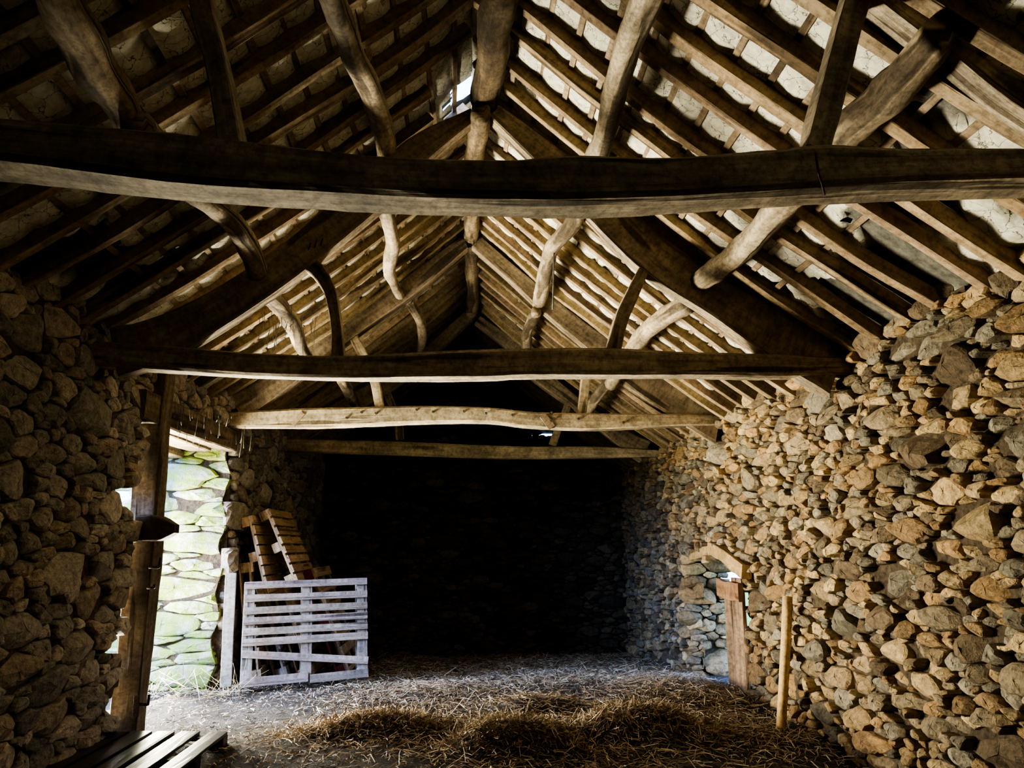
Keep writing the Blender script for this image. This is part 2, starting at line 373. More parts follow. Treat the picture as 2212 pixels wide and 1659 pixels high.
# ------------------------------------------------------------------ roof
def roof_sheet(side):
    ys = np.arange(-2.6, YEND + .6, .03); ss = np.linspace(0.0, 3.05, 100); Yg, Sg = np.meshgrid(ys, ss, indexing='ij')
    lathp = .21; ph = ((Sg * 1.28 + .05) / lathp) % 1
    bul = np.sin(ph * math.pi) ** .6 * .028 * (1 + .5 * fbm(Yg * 9, Sg * 9, 71 + side, 1.3)) + .012 * fbm(Yg * 14, Sg * 14, 81 + side, 1.1)
    msk = fbm(Yg * 3.2, Sg * 3.2, 90 + side, 1.2) + .55 * fbm(Yg * 11, Sg * 11, 97, 1.1)
    lim = np.clip((msk + 1.05 - 1.1 * np.clip(Sg - 1.55, 0, 2)) * 6, 0, 1); lim = np.where(Yg > 8, lim * .75, lim)
    step = (1 - lim) * .02
    Zg = zR(Sg) + .105 - bul * lim + step * 1.2
    V = np.stack([Sg * side, Yg, Zg], -1).reshape(-1, 3); nu, nv = len(ys), len(ss)
    a = (np.arange(nu - 1)[:, None] * nv + np.arange(nv - 1)[None]); 
    hole = (np.abs(Yg - 5.10) < .17) & (Sg < .16 + .05 * np.sin(Yg * 40)) if side < 0 else np.zeros_like(Yg, bool)
    for hy, hs, hw in ([(3.7, 2.05, .02), (4.35, 1.75, .02), (4.95, 1.95, .025), (8.1, 1.7, .015)] if side > 0 else [(7.9, 1.6, .02), (10.1, 1.9, .02)]):
        hole |= (np.abs(Yg - hy) < hw) & (np.abs(Sg - hs) < hw)
    keep = ~hole[:-1, :-1]; a = a[keep].ravel()
    Q = np.stack([a, a + nv, a + nv + 1, a + 1], 1)
    V2 = V.copy(); V2[:, 2] += .07; Q2 = Q[:, ::-1] + len(V)
    if side > 0: Q, Q2 = Q, Q2
    return np.vstack([V, V2]), np.vstack([Q, Q2]), np.concatenate([lim.ravel(), lim.ravel() * 0])
lath_n = 0
for side, nm, lb in ((-1, 'ceiling_left', 'shaded roof underside of slates and lime torching'), (1, 'ceiling_right', 'lit roof underside of slates and pale lime torching')):
    V, Q, lim = roof_sheet(side)
    o = build(nm, V, [Q], 'plaster', smooth=True, lime=lim); tag(o, lb, kind='structure')
    for k in range(14):
        s = (k * .21 + .0 - .05) / 1.28
        if s < .03: continue
        ys = np.linspace(1.5, YEND, 40); zz = zR(s) + .085 + wob(40, 300 + k, 8, .004)
        V, Qq, c, G = sweep(np.stack([np.full(40, s * side) + wob(40, 330 + k + 50 * side, 12, .012), ys, zz], 1), .036, .014, upv=(side * .7, 0, 1), step=.15, seed=k + 400)
        build('lath', V, [Qq, c], 'lath', o, grain=G)

ORD = ['first', 'second', 'third', 'fourth', 'fifth', 'sixth', 'seventh', 'eighth', 'ninth', 'tenth', 'eleventh', 'twelfth', 'thirteenth', 'fourteenth']
TY = [2.35, 4.85, 7.5, 9.9]
TN = ['the nearest tie beam', 'the second tie beam', 'the third tie beam', 'the farthest tie beam']
for side, sl in ((-1, 'left'), (1, 'right')):
    cnt = {}
    for k in range(35):
        Y = 2.0 + .3 * k + rng.normal(0, .025)
        if Y > YEND - .1: break
        bay = sum(Y > t for t in TY); cnt[bay] = cnt.get(bay, 0) + 1
        xs = np.linspace(.30 if (side < 0 and k in (9, 10)) else .035, 2.95, 16); zz = zR(xs) + .045 + wob(16, 500 + k + 60 * side, 4, .008)
        yy = Y + wob(16, 600 + k + 60 * side, 3, .014) + (xs - 1.5) * rng.normal(0, .012)
        w_ = rng.uniform(.06, .08)
        tn = rng.uniform(.8, 1.15) * np.array([1, rng.uniform(.95, 1.03), rng.uniform(.88, 1.02)])
        o = timber('rafter', np.stack([xs * side, yy, zz], 1), w_, .085, 'rafter', jit=.06, seed=700 + k + 60 * side, step=.15, upv=(side * .65, 0, 1), tint=tn)
        if bay == 0: lb = f'rafter on the {sl} roof slope, {ORD[cnt[bay]-1]} one in front of {TN[0]}'
        else: lb = f'thin rafter on the {sl} roof slope, {ORD[cnt[bay]-1]} one beyond {TN[bay-1]}'
        tag(o, lb, 'rafter', f'rafters of the {sl} roof slope')

# ------------------------------------------------------------------ trusses
def truss(name_label, Yf, beam, bdep, princ, struts, m, pthick=.12, ps=None, sm=('oak', 'oak')):
    t = thing('roof_truss', name_label, 'roof truss', (0, Yf(0), 2.6))
    loc = np.array([0, Yf(0), 2.6])
    rows = []
    for x, yt, yb in beam:
        Yv = Yf((x - 1005) / 1637 * Yf(0)); a, b = P(x, yt, Yv), P(x, yb, Yv)
        c = (a + b) / 2; rows.append([c[0], c[1] + bdep / 2, c[2], bdep, a[2] - b[2]])
    rows = np.array(rows); rows[:, :3] -= loc
    timber('tie_beam', rows, m=m, parent=t, jit=.035, seed=int(Yf(0) * 100), step=.06, bev=.22)
    for i, pr in enumerate(princ):
        rows = []
        for (l, u) in pr:
            Yv = Yf((l[0] - 1005) / 1637 * Yf(0)) + .02; a, b = P(*l, Yv), P(*u, Yv)
            c = (a + b) / 2; rows.append([c[0], c[1] + pthick / 2, c[2], pthick, np.linalg.norm(a - b)])
        rows = np.array(rows); rows[:, :3] -= loc
        timber('principal_rafter', rows, m=sm[0], parent=t, jit=.02, seed=int(Yf(0) * 100) + i + 1, step=.08, upv=(0.7 * (1 if i else -1), 0, .7), bev=.14)
    for i, stt in enumerate(struts):
        rows = []
        for (l, r_) in stt:
            Yv = Yf((l[0] - 1005) / 1637 * Yf(0)) + .03; a, b = P(*l, Yv), P(*r_, Yv)
            c = (a + b) / 2; rows.append([c[0], c[1] + .05, c[2], np.linalg.norm(a - b) * .9, .1])
        rows = np.array(rows); rows[:, :3] -= loc
        timber('strut', rows, m=sm[1], parent=t, jit=.03, seed=int(Yf(0) * 100) + i + 9, step=.06, upv=(0, 1, 0), bev=.14)
    return t
truss('dark oak roof truss nearest the viewer, its sagging tie beam crossing the whole view', lambda x: 2.33 + .04 * x,
      [(-420, 215, 305), (0, 247, 338), (400, 285, 388), (700, 325, 408), (900, 345, 420), (1100, 347, 424), (1250, 335, 424), (1450, 340, 418), (1650, 325, 408), (1800, 308, 398), (1950, 314, 388), (2212, 312, 378), (2640, 305, 365)], .2,
      [[((300, -480), (250, -560)), ((60, -160), (-20, -220)), ((-250, 110), (-380, 60)), ((-420, 240), (-620, 180))],
       [((1500, -330), (1560, -390)), ((1900, -8), (2020, -70)), ((2040, 95), (2170, 10)), ((2212, 222), (2350, 130)), ((2480, 360), (2700, 260))]],
      [[((385, -120), (440, -120)), ((405, 0), (458, 0)), ((440, 150), (492, 150)), ((466, 310), (524, 310))],
       [((1858, -110), (1925, -110)), ((1826, 0), (1885, 0)), ((1784, 150), (1842, 150)), ((1742, 318), (1799, 318))]], 'oak_dark', sm=('oak_dark', 'oak_dark'))
truss('second roof truss, its tie beam ending above the tall door post', lambda x: 4.85,
      [(120, 722, 775), (230, 737, 788), (400, 748, 800), (560, 760, 810), (735, 766, 814), (900, 761, 813), (1050, 756, 812), (1131, 752, 808), (1312, 750, 808), (1492, 760, 808), (1650, 763, 811), (1790, 768, 808), (1950, 772, 806)], .17,
      [[((1035, 250), (1012, 236)), ((930, 338), (878, 306)), ((809, 451), (735, 430)), ((567, 646), (510, 592)), ((386, 745), (290, 718)), ((300, 775), (190, 745))],
       [((1050, 242), (1080, 228)), ((1145, 336), (1192, 305)), ((1257, 451), (1328, 415)), ((1384, 570), (1462, 545)), ((1520, 660), (1600, 632)), ((1650, 750), (1760, 718)), ((1740, 790), (1890, 772))]],
      [[((640, 575), (668, 545)), ((668, 590), (700, 572)), ((697, 631), (724, 618)), ((711, 689), (736, 682)), ((714, 730), (741, 728)), ((715, 775), (745, 772))],
       [((1410, 520), (1432, 530)), ((1391, 555), (1413, 568)), ((1344, 646), (1372, 660)), ((1322, 705), (1353, 712)), ((1309, 765), (1341, 765))]], 'oak_dark', sm=('oak', 'oak'))
truss('third roof truss with a pale peg-holed tie beam just past the doorway', lambda x: 7.5,
      [(440, 893, 925), (500, 890, 922), (600, 884, 922), (700, 880, 921), (900, 876, 913), (1050, 880, 912), (1150, 890, 923), (1280, 893, 928), (1450, 893, 920), (1570, 895, 918), (1640, 897, 915)], .16,
      [[((1012, 535), (1000, 512)), ((994, 548), (982, 520)), ((889, 640), (868, 605)), ((769, 725), (740, 694)), ((632, 830), (590, 805)), ((540, 890), (480, 870))],
       [((1018, 531), (1042, 512)), ((1095, 600), (1118, 578)), ((1171, 671), (1205, 650)), ((1256, 738), (1300, 730)), ((1345, 812), (1420, 804)), ((1467, 888), (1550, 882)), ((1500, 905), (1610, 898))]],
      [[((740, 700), (762, 700)), ((758, 740), (780, 736)), ((780, 785), (803, 780)), ((798, 823), (820, 823)), ((809, 880), (830, 880))],
       [((1270, 730), (1290, 735)), ((1262, 775), (1283, 775)), ((1257, 809), (1279, 809)), ((1246, 895), (1268, 895))]], 'oak_pale', sm=('oak', 'oak_pale'))
T3 = bpy.data.objects['roof_truss.002']; o3 = np.array(T3.location)
def dot_part(name, parent, org, px, py, Y, r, m='core', n=10):
    c = P(px, py, Y) - org; th = np.arange(n) / n * 6.2832
    ring = np.stack([c[0] + r * np.cos(th), np.full(n, c[1]), c[2] + r * np.sin(th)], 1); back = ring + [0, .06, 0]
    V = np.vstack([ring, back]); k = np.arange(n); k2 = (k + 1) % n
    return build(name, V, [np.stack([k, k2, k2 + n, k + n], 1), np.array([list(range(n))])], m, parent)
for px, py in ((748, 902), (780, 890), (812, 892), (900, 884), (935, 889), (1002, 888), (1050, 892), (1107, 896), (1192, 890), (1190, 908), (1250, 904), (1347, 912)):
    dot_part('peg_hole', T3, o3, px, py, 7.47, .012)
for a, b, w_ in (((1172, 897), (1193, 924), .075), ((632, 918), (655, 892), .05)):
    timber('notch', [P(*a, 7.50) - o3, P(*b, 7.50) - o3], w_, .02, 'oak', T3, upv=(0, 1, 0), bev=.1, seed=5)
T2o = bpy.data.objects['roof_truss.001']; o2 = np.array(T2o.location)
for px in (668, 681, 694):
    timber('carpenter_mark', [P(px - 2, 540 - (px - 668) * .35, 4.862) - o2, P(px + 3, 524 - (px - 668) * .35, 4.862) - o2], .008, .006, 'core', T2o, upv=(0, 1, 0))
truss('farthest roof truss, its thin tie beam before the dark gable', lambda x: 9.9,
      [(560, 940, 970), (615, 945, 974), (700, 948, 978), (900, 955, 985), (1100, 963, 990), (1300, 965, 988), (1430, 972, 986), (1490, 974, 985)], .15,
      [[((1019, 692), (1003, 672)), ((950, 756), (924, 745)), ((868, 828), (838, 806)), ((765, 888), (730, 868)), ((650, 955), (610, 938))],
       [((1030, 700), (1034, 680)), ((1093, 752), (1112, 732)), ((1141, 806), (1178, 800)), ((1242, 885), (1262, 868)), ((1330, 955), (1365, 940)), ((1370, 980), (1420, 970))]],
      [[((825, 845), (843, 840)), ((843, 890), (860, 888)), ((851, 918), (871, 918)), ((854, 950), (873, 950))],
       [((1222, 860), (1238, 866)), ((1208, 905), (1226, 908)), ((1200, 921), (1217, 924)), ((1184, 962), (1203, 962))]], 'oak_pale')

T1o = bpy.data.objects['roof_truss']; o1 = np.array(T1o.location)
timber('wire', [P(1762, 330, 2.34) - o1, P(1768, 372, 2.335) - o1, P(1776, 398, 2.34) - o1, P(1781, 420, 2.40) - o1], .008, .008, 'iron', T1o, sect='log', step=.03, upv=(0, 1, 0))
o = timber('hanging_cord', [P(1197, 505, 5.45), P(1196, 590, 5.5), P(1194, 668, 5.52)], .012, .012, 'web', sect='log', jit=.1, seed=3, upv=(0, 1, 0)); tag(o, 'thin cord hanging beside the sharply bent right purlin', 'cord')
# purlins and ridge poles: crooked peeled logs
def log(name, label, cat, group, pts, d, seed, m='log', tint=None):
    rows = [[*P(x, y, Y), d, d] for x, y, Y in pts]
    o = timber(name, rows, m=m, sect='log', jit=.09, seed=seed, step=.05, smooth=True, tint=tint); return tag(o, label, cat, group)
pg = 'crooked log purlins under the roof'
log('purlin', 'thick left lower log purlin, nearest, its pointed end above the nearest tie beam', 'purlin', pg, [(95, -90, 2.15), (130, 0, 2.3), (200, 130, 2.65), (250, 215, 2.9), (277, 264, 3.02, )], .155, 1, tint=(.9, .85, .8))
log('purlin', 'curved left lower log purlin ending on the second truss', 'purlin', pg, [(300, 270, 2.95), (360, 345, 3.35), (430, 420, 3.75), (490, 470, 4.2), (535, 535, 4.6), (557, 592, 4.9)], .135, 2)
log('purlin', 'cobwebbed crooked left lower log purlin between second and third trusses', 'purlin', pg, [(575, 635, 5.0), (602, 660, 5.4), (632, 700, 5.9), (648, 745, 6.5), (672, 780, 7.1), (700, 800, 7.6)], .125, 3)
log('purlin', 'left lower log purlin between third and farthest trusses', 'purlin', pg, [(728, 800, 7.45), (748, 835, 8.4), (765, 872, 9.4), (772, 890, 9.95)], .12, 4)
log('purlin', 'long left upper log purlin rising above the nearest tie beam', 'purlin', pg, [(700, -80, 2.6), (722, 0, 2.95), (762, 110, 3.5), (800, 200, 4.1), (828, 290, 4.7), (833, 345, 5.0)], .13, 5)
log('purlin', 'knobbly pale left upper log purlin between second and third trusses', 'purlin', pg, [(822, 430, 4.95), (838, 480, 5.35), (848, 525, 5.7), (841, 575, 6.2), (848, 605, 6.9), (866, 640, 7.6)], .11, 6)
log('purlin', 'bowed left upper log purlin between third and farthest trusses', 'purlin', pg, [(884, 648, 7.65), (905, 685, 8.3), (912, 725, 9.0), (905, 770, 9.95)], .11, 7)
log('purlin', 'long right upper log purlin rising above the nearest tie beam', 'purlin', pg, [(1430, -90, 2.35), (1395, 0, 2.65), (1352, 115, 3.1), (1328, 205, 3.5), (1303, 300, 4.0), (1285, 350, 4.4), (1268, 420, 4.9)], .135, 8)
log('purlin', 'sharply bent pale right upper log purlin between second and third trusses', 'purlin', pg, [(1252, 440, 4.75), (1236, 485, 5.05), (1195, 530, 5.5), (1182, 565, 5.95), (1172, 620, 6.8), (1165, 660, 7.6)], .135, 9)
log('purlin', 'right upper log purlin between third and farthest trusses', 'purlin', pg, [(1160, 672, 7.5), (1142, 710, 8.3), (1136, 760, 9.4), (1134, 790, 9.95)], .12, 10)
log('purlin', 'thick right lower log purlin resting against the nearest truss', 'purlin', pg, [(2035, 70, 2.3), (1935, 185, 2.58), (1830, 285, 2.9), (1770, 350, 3.15), (1735, 395, 3.35)], .15, 11)
log('purlin', 'pale right lower log purlin hanging below the nearest tie beam to the second truss', 'purlin', pg, [(1730, 400, 3.2), (1690, 448, 3.5), (1610, 530, 4.1), (1550, 580, 4.6), (1512, 608, 4.9)], .15, 12)
log('purlin', 'short pale curved right lower log purlin between second and third trusses', 'purlin', pg, [(1492, 652, 5.0), (1450, 678, 5.4), (1405, 705, 6.0), (1380, 735, 6.6), (1345, 790, 7.2), (1320, 830, 7.6)], .15, 13)
log('purlin', 'right lower log purlin between third and farthest trusses', 'purlin', pg, [(1340, 800, 7.5), (1305, 838, 8.1), (1283, 868, 8.8), (1262, 910, 9.95)], .12, 14)
rg = 'ridge poles along the roof apex'
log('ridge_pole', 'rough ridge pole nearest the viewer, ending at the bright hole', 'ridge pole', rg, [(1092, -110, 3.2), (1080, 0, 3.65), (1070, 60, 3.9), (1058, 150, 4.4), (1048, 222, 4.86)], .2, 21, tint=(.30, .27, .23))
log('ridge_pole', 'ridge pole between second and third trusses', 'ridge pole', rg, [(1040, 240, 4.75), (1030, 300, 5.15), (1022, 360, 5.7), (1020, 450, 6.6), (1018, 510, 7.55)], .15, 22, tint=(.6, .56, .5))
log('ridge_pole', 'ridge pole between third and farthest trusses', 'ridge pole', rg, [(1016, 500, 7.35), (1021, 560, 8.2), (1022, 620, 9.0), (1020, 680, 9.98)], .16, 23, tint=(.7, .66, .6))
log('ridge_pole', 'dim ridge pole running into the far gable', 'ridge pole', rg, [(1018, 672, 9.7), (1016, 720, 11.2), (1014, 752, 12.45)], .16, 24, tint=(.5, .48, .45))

# ------------------------------------------------------------------ floor and straw
MOUNDS = [(-.60, 5.95, .50, .26, .10), (.36, 5.55, .40, .26, .15), (1.28, 5.78, .40, .32, .17), (.62, 6.7, .40, .26, .10), (2.0, 7.0, .5, .8, .1), (-.2, 7.3, .7, .4, .04)]
def zF(x, y, mounds=True):
    z = .10 - np.clip(y - 7.8, 0, 9) * .072 + .022 * fbm(x, y, 5, 2.2) + .008 * fbm(x, y, 6, 9)
    z = z - .12 * np.clip(5.8 - y, 0, 2)
    if mounds:
        for mx, my, sx, sy, hh in MOUNDS:
            dy = (y - my); s_ = np.where(dy < 0, sy * .45, sy * 1.3)
            z = z + hh * np.exp(-(np.abs(x - mx) / sx) ** 3 - (np.abs(dy) / s_) ** 2.5) * (1 + .25 * fbm(x, y, 8, 7))
    return z
xs, ys = np.arange(-3.5, 2.95, .04), np.arange(-2.5, 12.6, .04); Xg, Yg = np.meshgrid(xs, ys, indexing='ij'); Zg = zF(Xg, Yg)
a = (np.arange(len(xs) - 1)[:, None] * len(ys) + np.arange(len(ys) - 1)[None]).ravel()
fl = build('floor', np.stack([Xg, Yg, Zg], -1).reshape(-1, 3), [np.stack([a, a + len(ys), a + len(ys) + 1, a + 1], 1)], 'soil', smooth=True)
tag(fl, 'trodden dark earth floor scattered with straw', kind='structure')
def straw(name, label, x, y, z0, L, seed, steep=.35, parent=None, cols=None):
    r = np.random.default_rng(seed); n = len(x); az = r.uniform(0, 6.28, n); pt = r.normal(.05, steep, n)
    d = np.stack([np.cos(az) * np.cos(pt), np.sin(az) * np.cos(pt), np.sin(pt)], 1); wv = r.uniform(.0015, .0038, n)
    sd = np.stack([-np.sin(az), np.cos(az), r.normal(0, .7, n)], 1); sd /= np.linalg.norm(sd, axis=1)[:, None]
    c0 = np.stack([x, y, z0 + np.abs(np.sin(pt)) * L / 2 * .7 + r.uniform(.004, .022, n)], 1)
    a, b = c0 - d * (L / 2)[:, None], c0 + d * (L / 2)[:, None]; mid = c0 + r.normal(0, .008, (n, 3)) + [0, 0, .004]
    s = sd * wv[:, None]; V = np.stack([a - s, a + s, mid - s, mid + s, b - s * .7, b + s * .7], 1).reshape(-1, 3)
    i = np.arange(n)[:, None] * 6; Q = np.vstack([i + [0, 1, 3, 2], i + [2, 3, 5, 4]])
    pal = np.array(cols or [(.38, .30, .20), (.47, .39, .27), (.27, .195, .125), (.20, .14, .09), (.58, .52, .40)])
    col = pal[r.integers(0, len(pal), n)] * r.uniform(.75, 1.2, (n, 1))
    o = build(name, V, [Q], 'straw', parent, col=np.repeat(col, 6, 0)); return tag(o, label, 'straw', kind='stuff')
n = 95000; x = rng.uniform(-2.35, 2.58, n); y = 4.75 + (12.4 - 4.75) * rng.random(n) ** 1.25
dens = np.clip(.30 + .4 * fbm(x, y, 15, 2.5), .05, 1) * np.clip(.05 + .7 * (x + 1.0), .045, 1)
dens = np.maximum(dens, np.where((y > 7.0) & (x > -1.2), .3, 0))
dens = np.where(y > 8, np.clip(dens + .1, 0, .7), dens)
for mx, my, sx, sy, hh in MOUNDS: dens = np.maximum(dens, 1.0 * np.exp(-((x - mx) / sx / 1.2) ** 2 - ((y - my) / sy / 1.3) ** 2))
k = rng.random(n) < dens; x, y = x[k], y[k]
straw('loose_straw', 'loose brown straw scattered over the earth floor', x, y, zF(x, y), rng.gamma(3.2, .024, len(x)) + .025, 3, .2)
lb = ['matted straw heap beside the patch of bare earth, farther left of the two cut clods', 'matted straw clod nearest the viewer, dark at its cut front', 'thick straw heap in shadow, in front of the peeled stake']
for i, (mx, my, sx, sy, hh) in enumerate(MOUNDS[:3]):
    n = 4200; x = rng.normal(mx, sx * .62, n); y = my + np.abs(rng.normal(0, 1, n)) * sy * .8 - sy * .55 * rng.random(n)
    o = straw('straw_heap', lb[i], x, y, zF(x, y) - .01, rng.uniform(.04, .17, n), 30 + i, .4, cols=[(.36, .275, .18), (.26, .19, .12), (.46, .37, .25), (.17, .12, .075), (.58, .50, .37)]); o['group'] = 'straw heaps on the floor'
n = 130; x = rng.uniform(-2.95, -2.0, n); y = rng.uniform(7.3, 7.72, n); 
k = np.arange(5500); xb = -2.9 + 2.8 * rng.random(5500); yb = 4.9 + 3.2 * rng.random(5500)
straw('chaff', 'fine broken chaff trodden into the dark earth near the doorway', xb, yb, zF(xb, yb) - .004, rng.uniform(.015, .07, 5500), 45, .12)
straw('straw_wisps', 'pale dry stalks standing against the mossy doorway stones', x, y, np.full(n, .12), rng.uniform(.15, .45, n), 44, .55, cols=[(.6, .52, .35), (.5, .42, .25)])

# ------------------------------------------------------------------ doorway timbers
pt, pb = P(345, 803, 5.95), P(273, 1590, 5.95)
post = thing('door_post', 'tall squared timber post standing at the near side of the doorway', 'post', tuple(pb))
timber('post', np.array([pb - pb, (pt - pb) * .4 + [.012, 0, 0], (pt - pb) * .75 - [.008, 0, 0], pt - pb]), .19, .19, 'oak', post, tint=(.5, .49, .48), upv=(0, 1, 0), jit=.03, seed=55, bev=.1)
a, b = P(302, 1142, 5.84) - pb, P(382, 1142, 5.80) - pb
timber('latch_block', [[*a, .13, .185], [*(a * .45 + b * .55), .13, .18], [*b, .07, .06]], m='oak_dark', parent=post, tint=(.22, .2, .19), jit=.03, seed=56, step=.04)
for (x0, y0), (x1, y1), (x2, y2) in (((322, 1226), (343, 1226), (346, 1204)), ((302, 1521), (320, 1522), (322, 1500)), ((318, 1270), (333, 1270), (334, 1262))):
    pp = [P(x0, y0, 5.84) - pb, P(x1 - 2, y1, 5.84) - pb, P(x1, y1 - 3, 5.84) - pb, P(x2, y2, 5.84) - pb]
    timber('pintle', pp, .02, .02, 'iron', post, sect='log', step=.02, upv=(0, 1, 0))
timber('hinge_plate', [P(296, 1502, 5.83) - pb, P(293, 1548, 5.83) - pb], .04, .012, 'iron', post, upv=(0, 1, 0))
o = timber('timber_lintel', [(-2.44, 5.6, 2.48), (-2.42, 6.7, 2.485), (-2.40, 8.02, 2.50)], .14, .22, 'oak_dark', jit=.03, seed=60, tint=(.45, .42, .4)); tag(o, 'dark inner lintel beam over the tall doorway', 'lintel')
o = timber('timber_lintel', [(-2.72, 5.6, 2.47), (-2.70, 6.8, 2.47), (-2.70, 8.02, 2.47)], .22, .16, 'oak', jit=.03, seed=61); tag(o, 'pale outer lintel beam behind the dark one over the tall doorway', 'lintel')
o = timber('timber_lintel', [(-2.96, 5.6, 2.40), (-2.96, 8.02, 2.40)], .2, .16, 'oak', jit=.03, seed=62); tag(o, 'outermost lintel beam, lowest over the tall doorway', 'lintel')
o = timber('weathered_plank', [P(488, 1484, 7.45), P(493, 1360, 7.5), P(499, 1238, 7.55)], .03, .1, 'pallet', upv=(1, .2, 0), jit=.01, seed=63, tint=(.78, .8, .72)); tag(o, 'upright pale weathered plank leaning beside the doorway reveal', 'plank')

# ------------------------------------------------------------------ small doorway on the right
t = thing('timber_lintel', 'splintered pale wooden lintel over the small low doorway', 'lintel', (2.6, 7.9, 1.35))
timber('lintel_board', [(.03, .95, -.02), (.03, .35, .035), (.03, -.12, .06)], .12, .11, 'peeled', t, jit=.06, seed=70, tint=(.8, .75, .7))
timber('lintel_board', [(0, .05, .08), (0, -.4, -.0), (.0, -.9, -.13)], .1, .13, 'peeled', t, jit=.07, seed=71, tint=(.75, .7, .65))
t = thing('door_leaf', 'old brown plank door half closing the small low doorway', 'door', (2.62, 7.45, .1))
timber('plank', [(0, -.14, 0), (0, -.14, 1.05)], .27, .04, 'pallet_tan', t, upv=(1, 0, 0), jit=.02, seed=72, tint=(.8, .75, .7))
timber('plank', [(0.01, .13, 0), (.01, .13, 1.0)], .25, .04, 'pallet_tan', t, upv=(1, 0, 0), jit=.02, seed=73, tint=(.7, .65, .6))
timber('rail', [(-.04, -.32, .92), (-.04, .3, .94)], .05, .17, 'pallet_tan', t, jit=.04, seed=74, tint=(.75, .6, .5))
st0, st1 = np.array([2.38, 5.93, .05]), P(1701, 1288, 5.98)
o = timber('peeled_stake', [st0, (st0 + st1) / 2 + [.006, 0, 0], st1], .075, .075, 'peeled', sect='log', jit=.025, seed=75, tint=(1.05, 1.0, .92), upv=(0, 1, 0), smooth=True); tag(o, 'slim peeled round stake standing upright against the long stone wall', 'stake')

# ------------------------------------------------------------------ pallets
def pallet(label, origin, ux, uy, W, L, boards, m='pallet', seed=0, blocks=True, tint=None, red=False, bottom=True, group='wooden pallets', name='wooden_pallet', strx=None):
    """ux: along the deck boards, uy: along the stringers; deck faces ux x uy"""
    ux = np.asarray(ux, float); ux /= np.linalg.norm(ux); uy = np.asarray(uy, float); uy -= ux * ux.dot(uy); uy /= np.linalg.norm(uy); uz = np.cross(ux, uy)
    t = thing(name, label, 'pallet', tuple(origin), group); r = np.random.default_rng(seed)
    def Lc(x, y, z): return ux * x + uy * y + uz * z
    def bar(nm, a, b, w, h, upd, mm=m, tn=None):
        tv = tn if tn is not None else r.uniform(.8, 1.15) * np.array([1, r.uniform(.95, 1.02), r.uniform(.9, 1.04)])
        if tint is not None: tv = tv * np.array(tint)
        return timber(nm, [a, b], w, h, mm, t, upv=upd, seed=int(r.integers(1e6)), jit=.012, step=.12, bev=.08, tint=tv)
    for bd in boards:                                   # (x0,x1, y centre at x0, y centre at x1, width)
        x0, x1, ya, yb, wd = bd
        bar('deck_board', Lc(x0, ya, .133), Lc(x1, yb, .133), wd, .022, uz)
    for x in (strx or (.05, W / 2, W - .05)):
        bar('stringer_board', Lc(x, 0, .111), Lc(x, L, .111), .1, .022, uz)
        if blocks:
            for y in (.05, L / 2, L - .05): bar('block', Lc(x, y - .05, .061), Lc(x, y + .05, .061), .1, .078, uz, 'red_paint' if red else m)
        if bottom: bar('bottom_board', Lc(x, 0, .011), Lc(x, L, .011), .1, .022, uz, 'red_paint' if red and x < .1 else m)
    return t
# front pallet
bl, br = P(517, 1488, 7.78), P(790, 1466, 8.15); tl = P(522, 1262, 7.95)
W = np.linalg.norm(br - bl); L = np.linalg.norm(tl - bl)
H = lambda f: L * (1 - f)
bds = [(0, W, H(.036), H(.032), .068), (0, W, H(.163), H(.165), .068), (0, W, H(.285), H(.281), .068), (0, W, H(.385), H(.383), .068), (0, W, H(.487), H(.485), .068), (0, W, H(.585), H(.585), .07),
       (0, W, H(.69), H(.83), .07), (0, W * .515, H(.955), H(.945), .085), (W * .53, W, H(.965), H(.95), .08)]
pallet('weathered grey slatted pallet standing on edge in front, its bottom board broken', bl - np.array([0, 0, .0]), br - bl, tl - bl, W, L, bds, 'pallet', 3, tint=(.80, .78, .78))
# leaning stack behind it: deck faces +X, boards run into the depth
def leaner(label, x0, y0, x1, y1, Y, m, n=6, seed=0, W=1.0, tint=None, red=False, skew=.0, wid=.1, bottom=True):
    a, b = P(x0, y0, Y), P(x1, y1, Y); L = np.linalg.norm(b - a); u = (b - a) / L
    ux = np.array([skew, 1, 0.]); 
    uy = u; uz = np.cross(ux / np.linalg.norm(ux), uy)   # faces +X
    org = a - uz * .122
    ys = np.linspace(wid / 2, L - wid / 2, n)
    return pallet(label, org, ux, uy, W, L, [(0, W, q, q, wid) for q in ys], m, seed, tint=tint, red=red, bottom=bottom)
gl = 0
leaner('upright orange-brown pallet at the back of the leaning stack, next to the wall', 560, 1470, 541, 1214, 8.05, 'pallet_tan', 6, 11, .9)
leaner('grey leaning pallet, third from the end of the stack', 618, 1462, 572, 1296, 8.25, 'pallet', 6, 12, .9, (1, .92, .82))
leaner('brown leaning pallet, second from the end of the stack', 668, 1462, 612, 1266, 8.35, 'pallet_tan', 6, 13, .9, (1, 1, 1))
leaner('tan leaning pallet with faded red blocks, last of the stack', 752, 1452, 676, 1228, 8.55, 'pallet_tan', 7, 14, .9, None, True)
leaner('tilted pallet perched high on the stack, beside the doorway', 578, 1288, 540, 1114, 8.05, 'pallet_tan', 8, 15, .95, (1.2, 1.18, 1.15), wid=.09, bottom=False)
leaner('tilted thin pallet perched highest on the stack, in front of the dark corner', 640, 1257, 577, 1100, 8.2, 'pallet_tan', 8, 16, 1.0, (1.25, 1.22, 1.18), wid=.08, bottom=False)
# near pallet flat on the floor
org = np.array([-2.62, 5.82, .045])
pallet('dark worn pallet lying flat on the floor in the corner', org, (0, -1, 0.0), (1.0, 0.03, -.02), 1.2, .96, [(0, 1.2, q, q, w_) for q, w_ in ((.06, .12), (.215, .125), (.37, .13), (.53, .12), (.70, .13), (.895, .12))], 'pallet_wet', 21, tint=(.30, .32, .37))

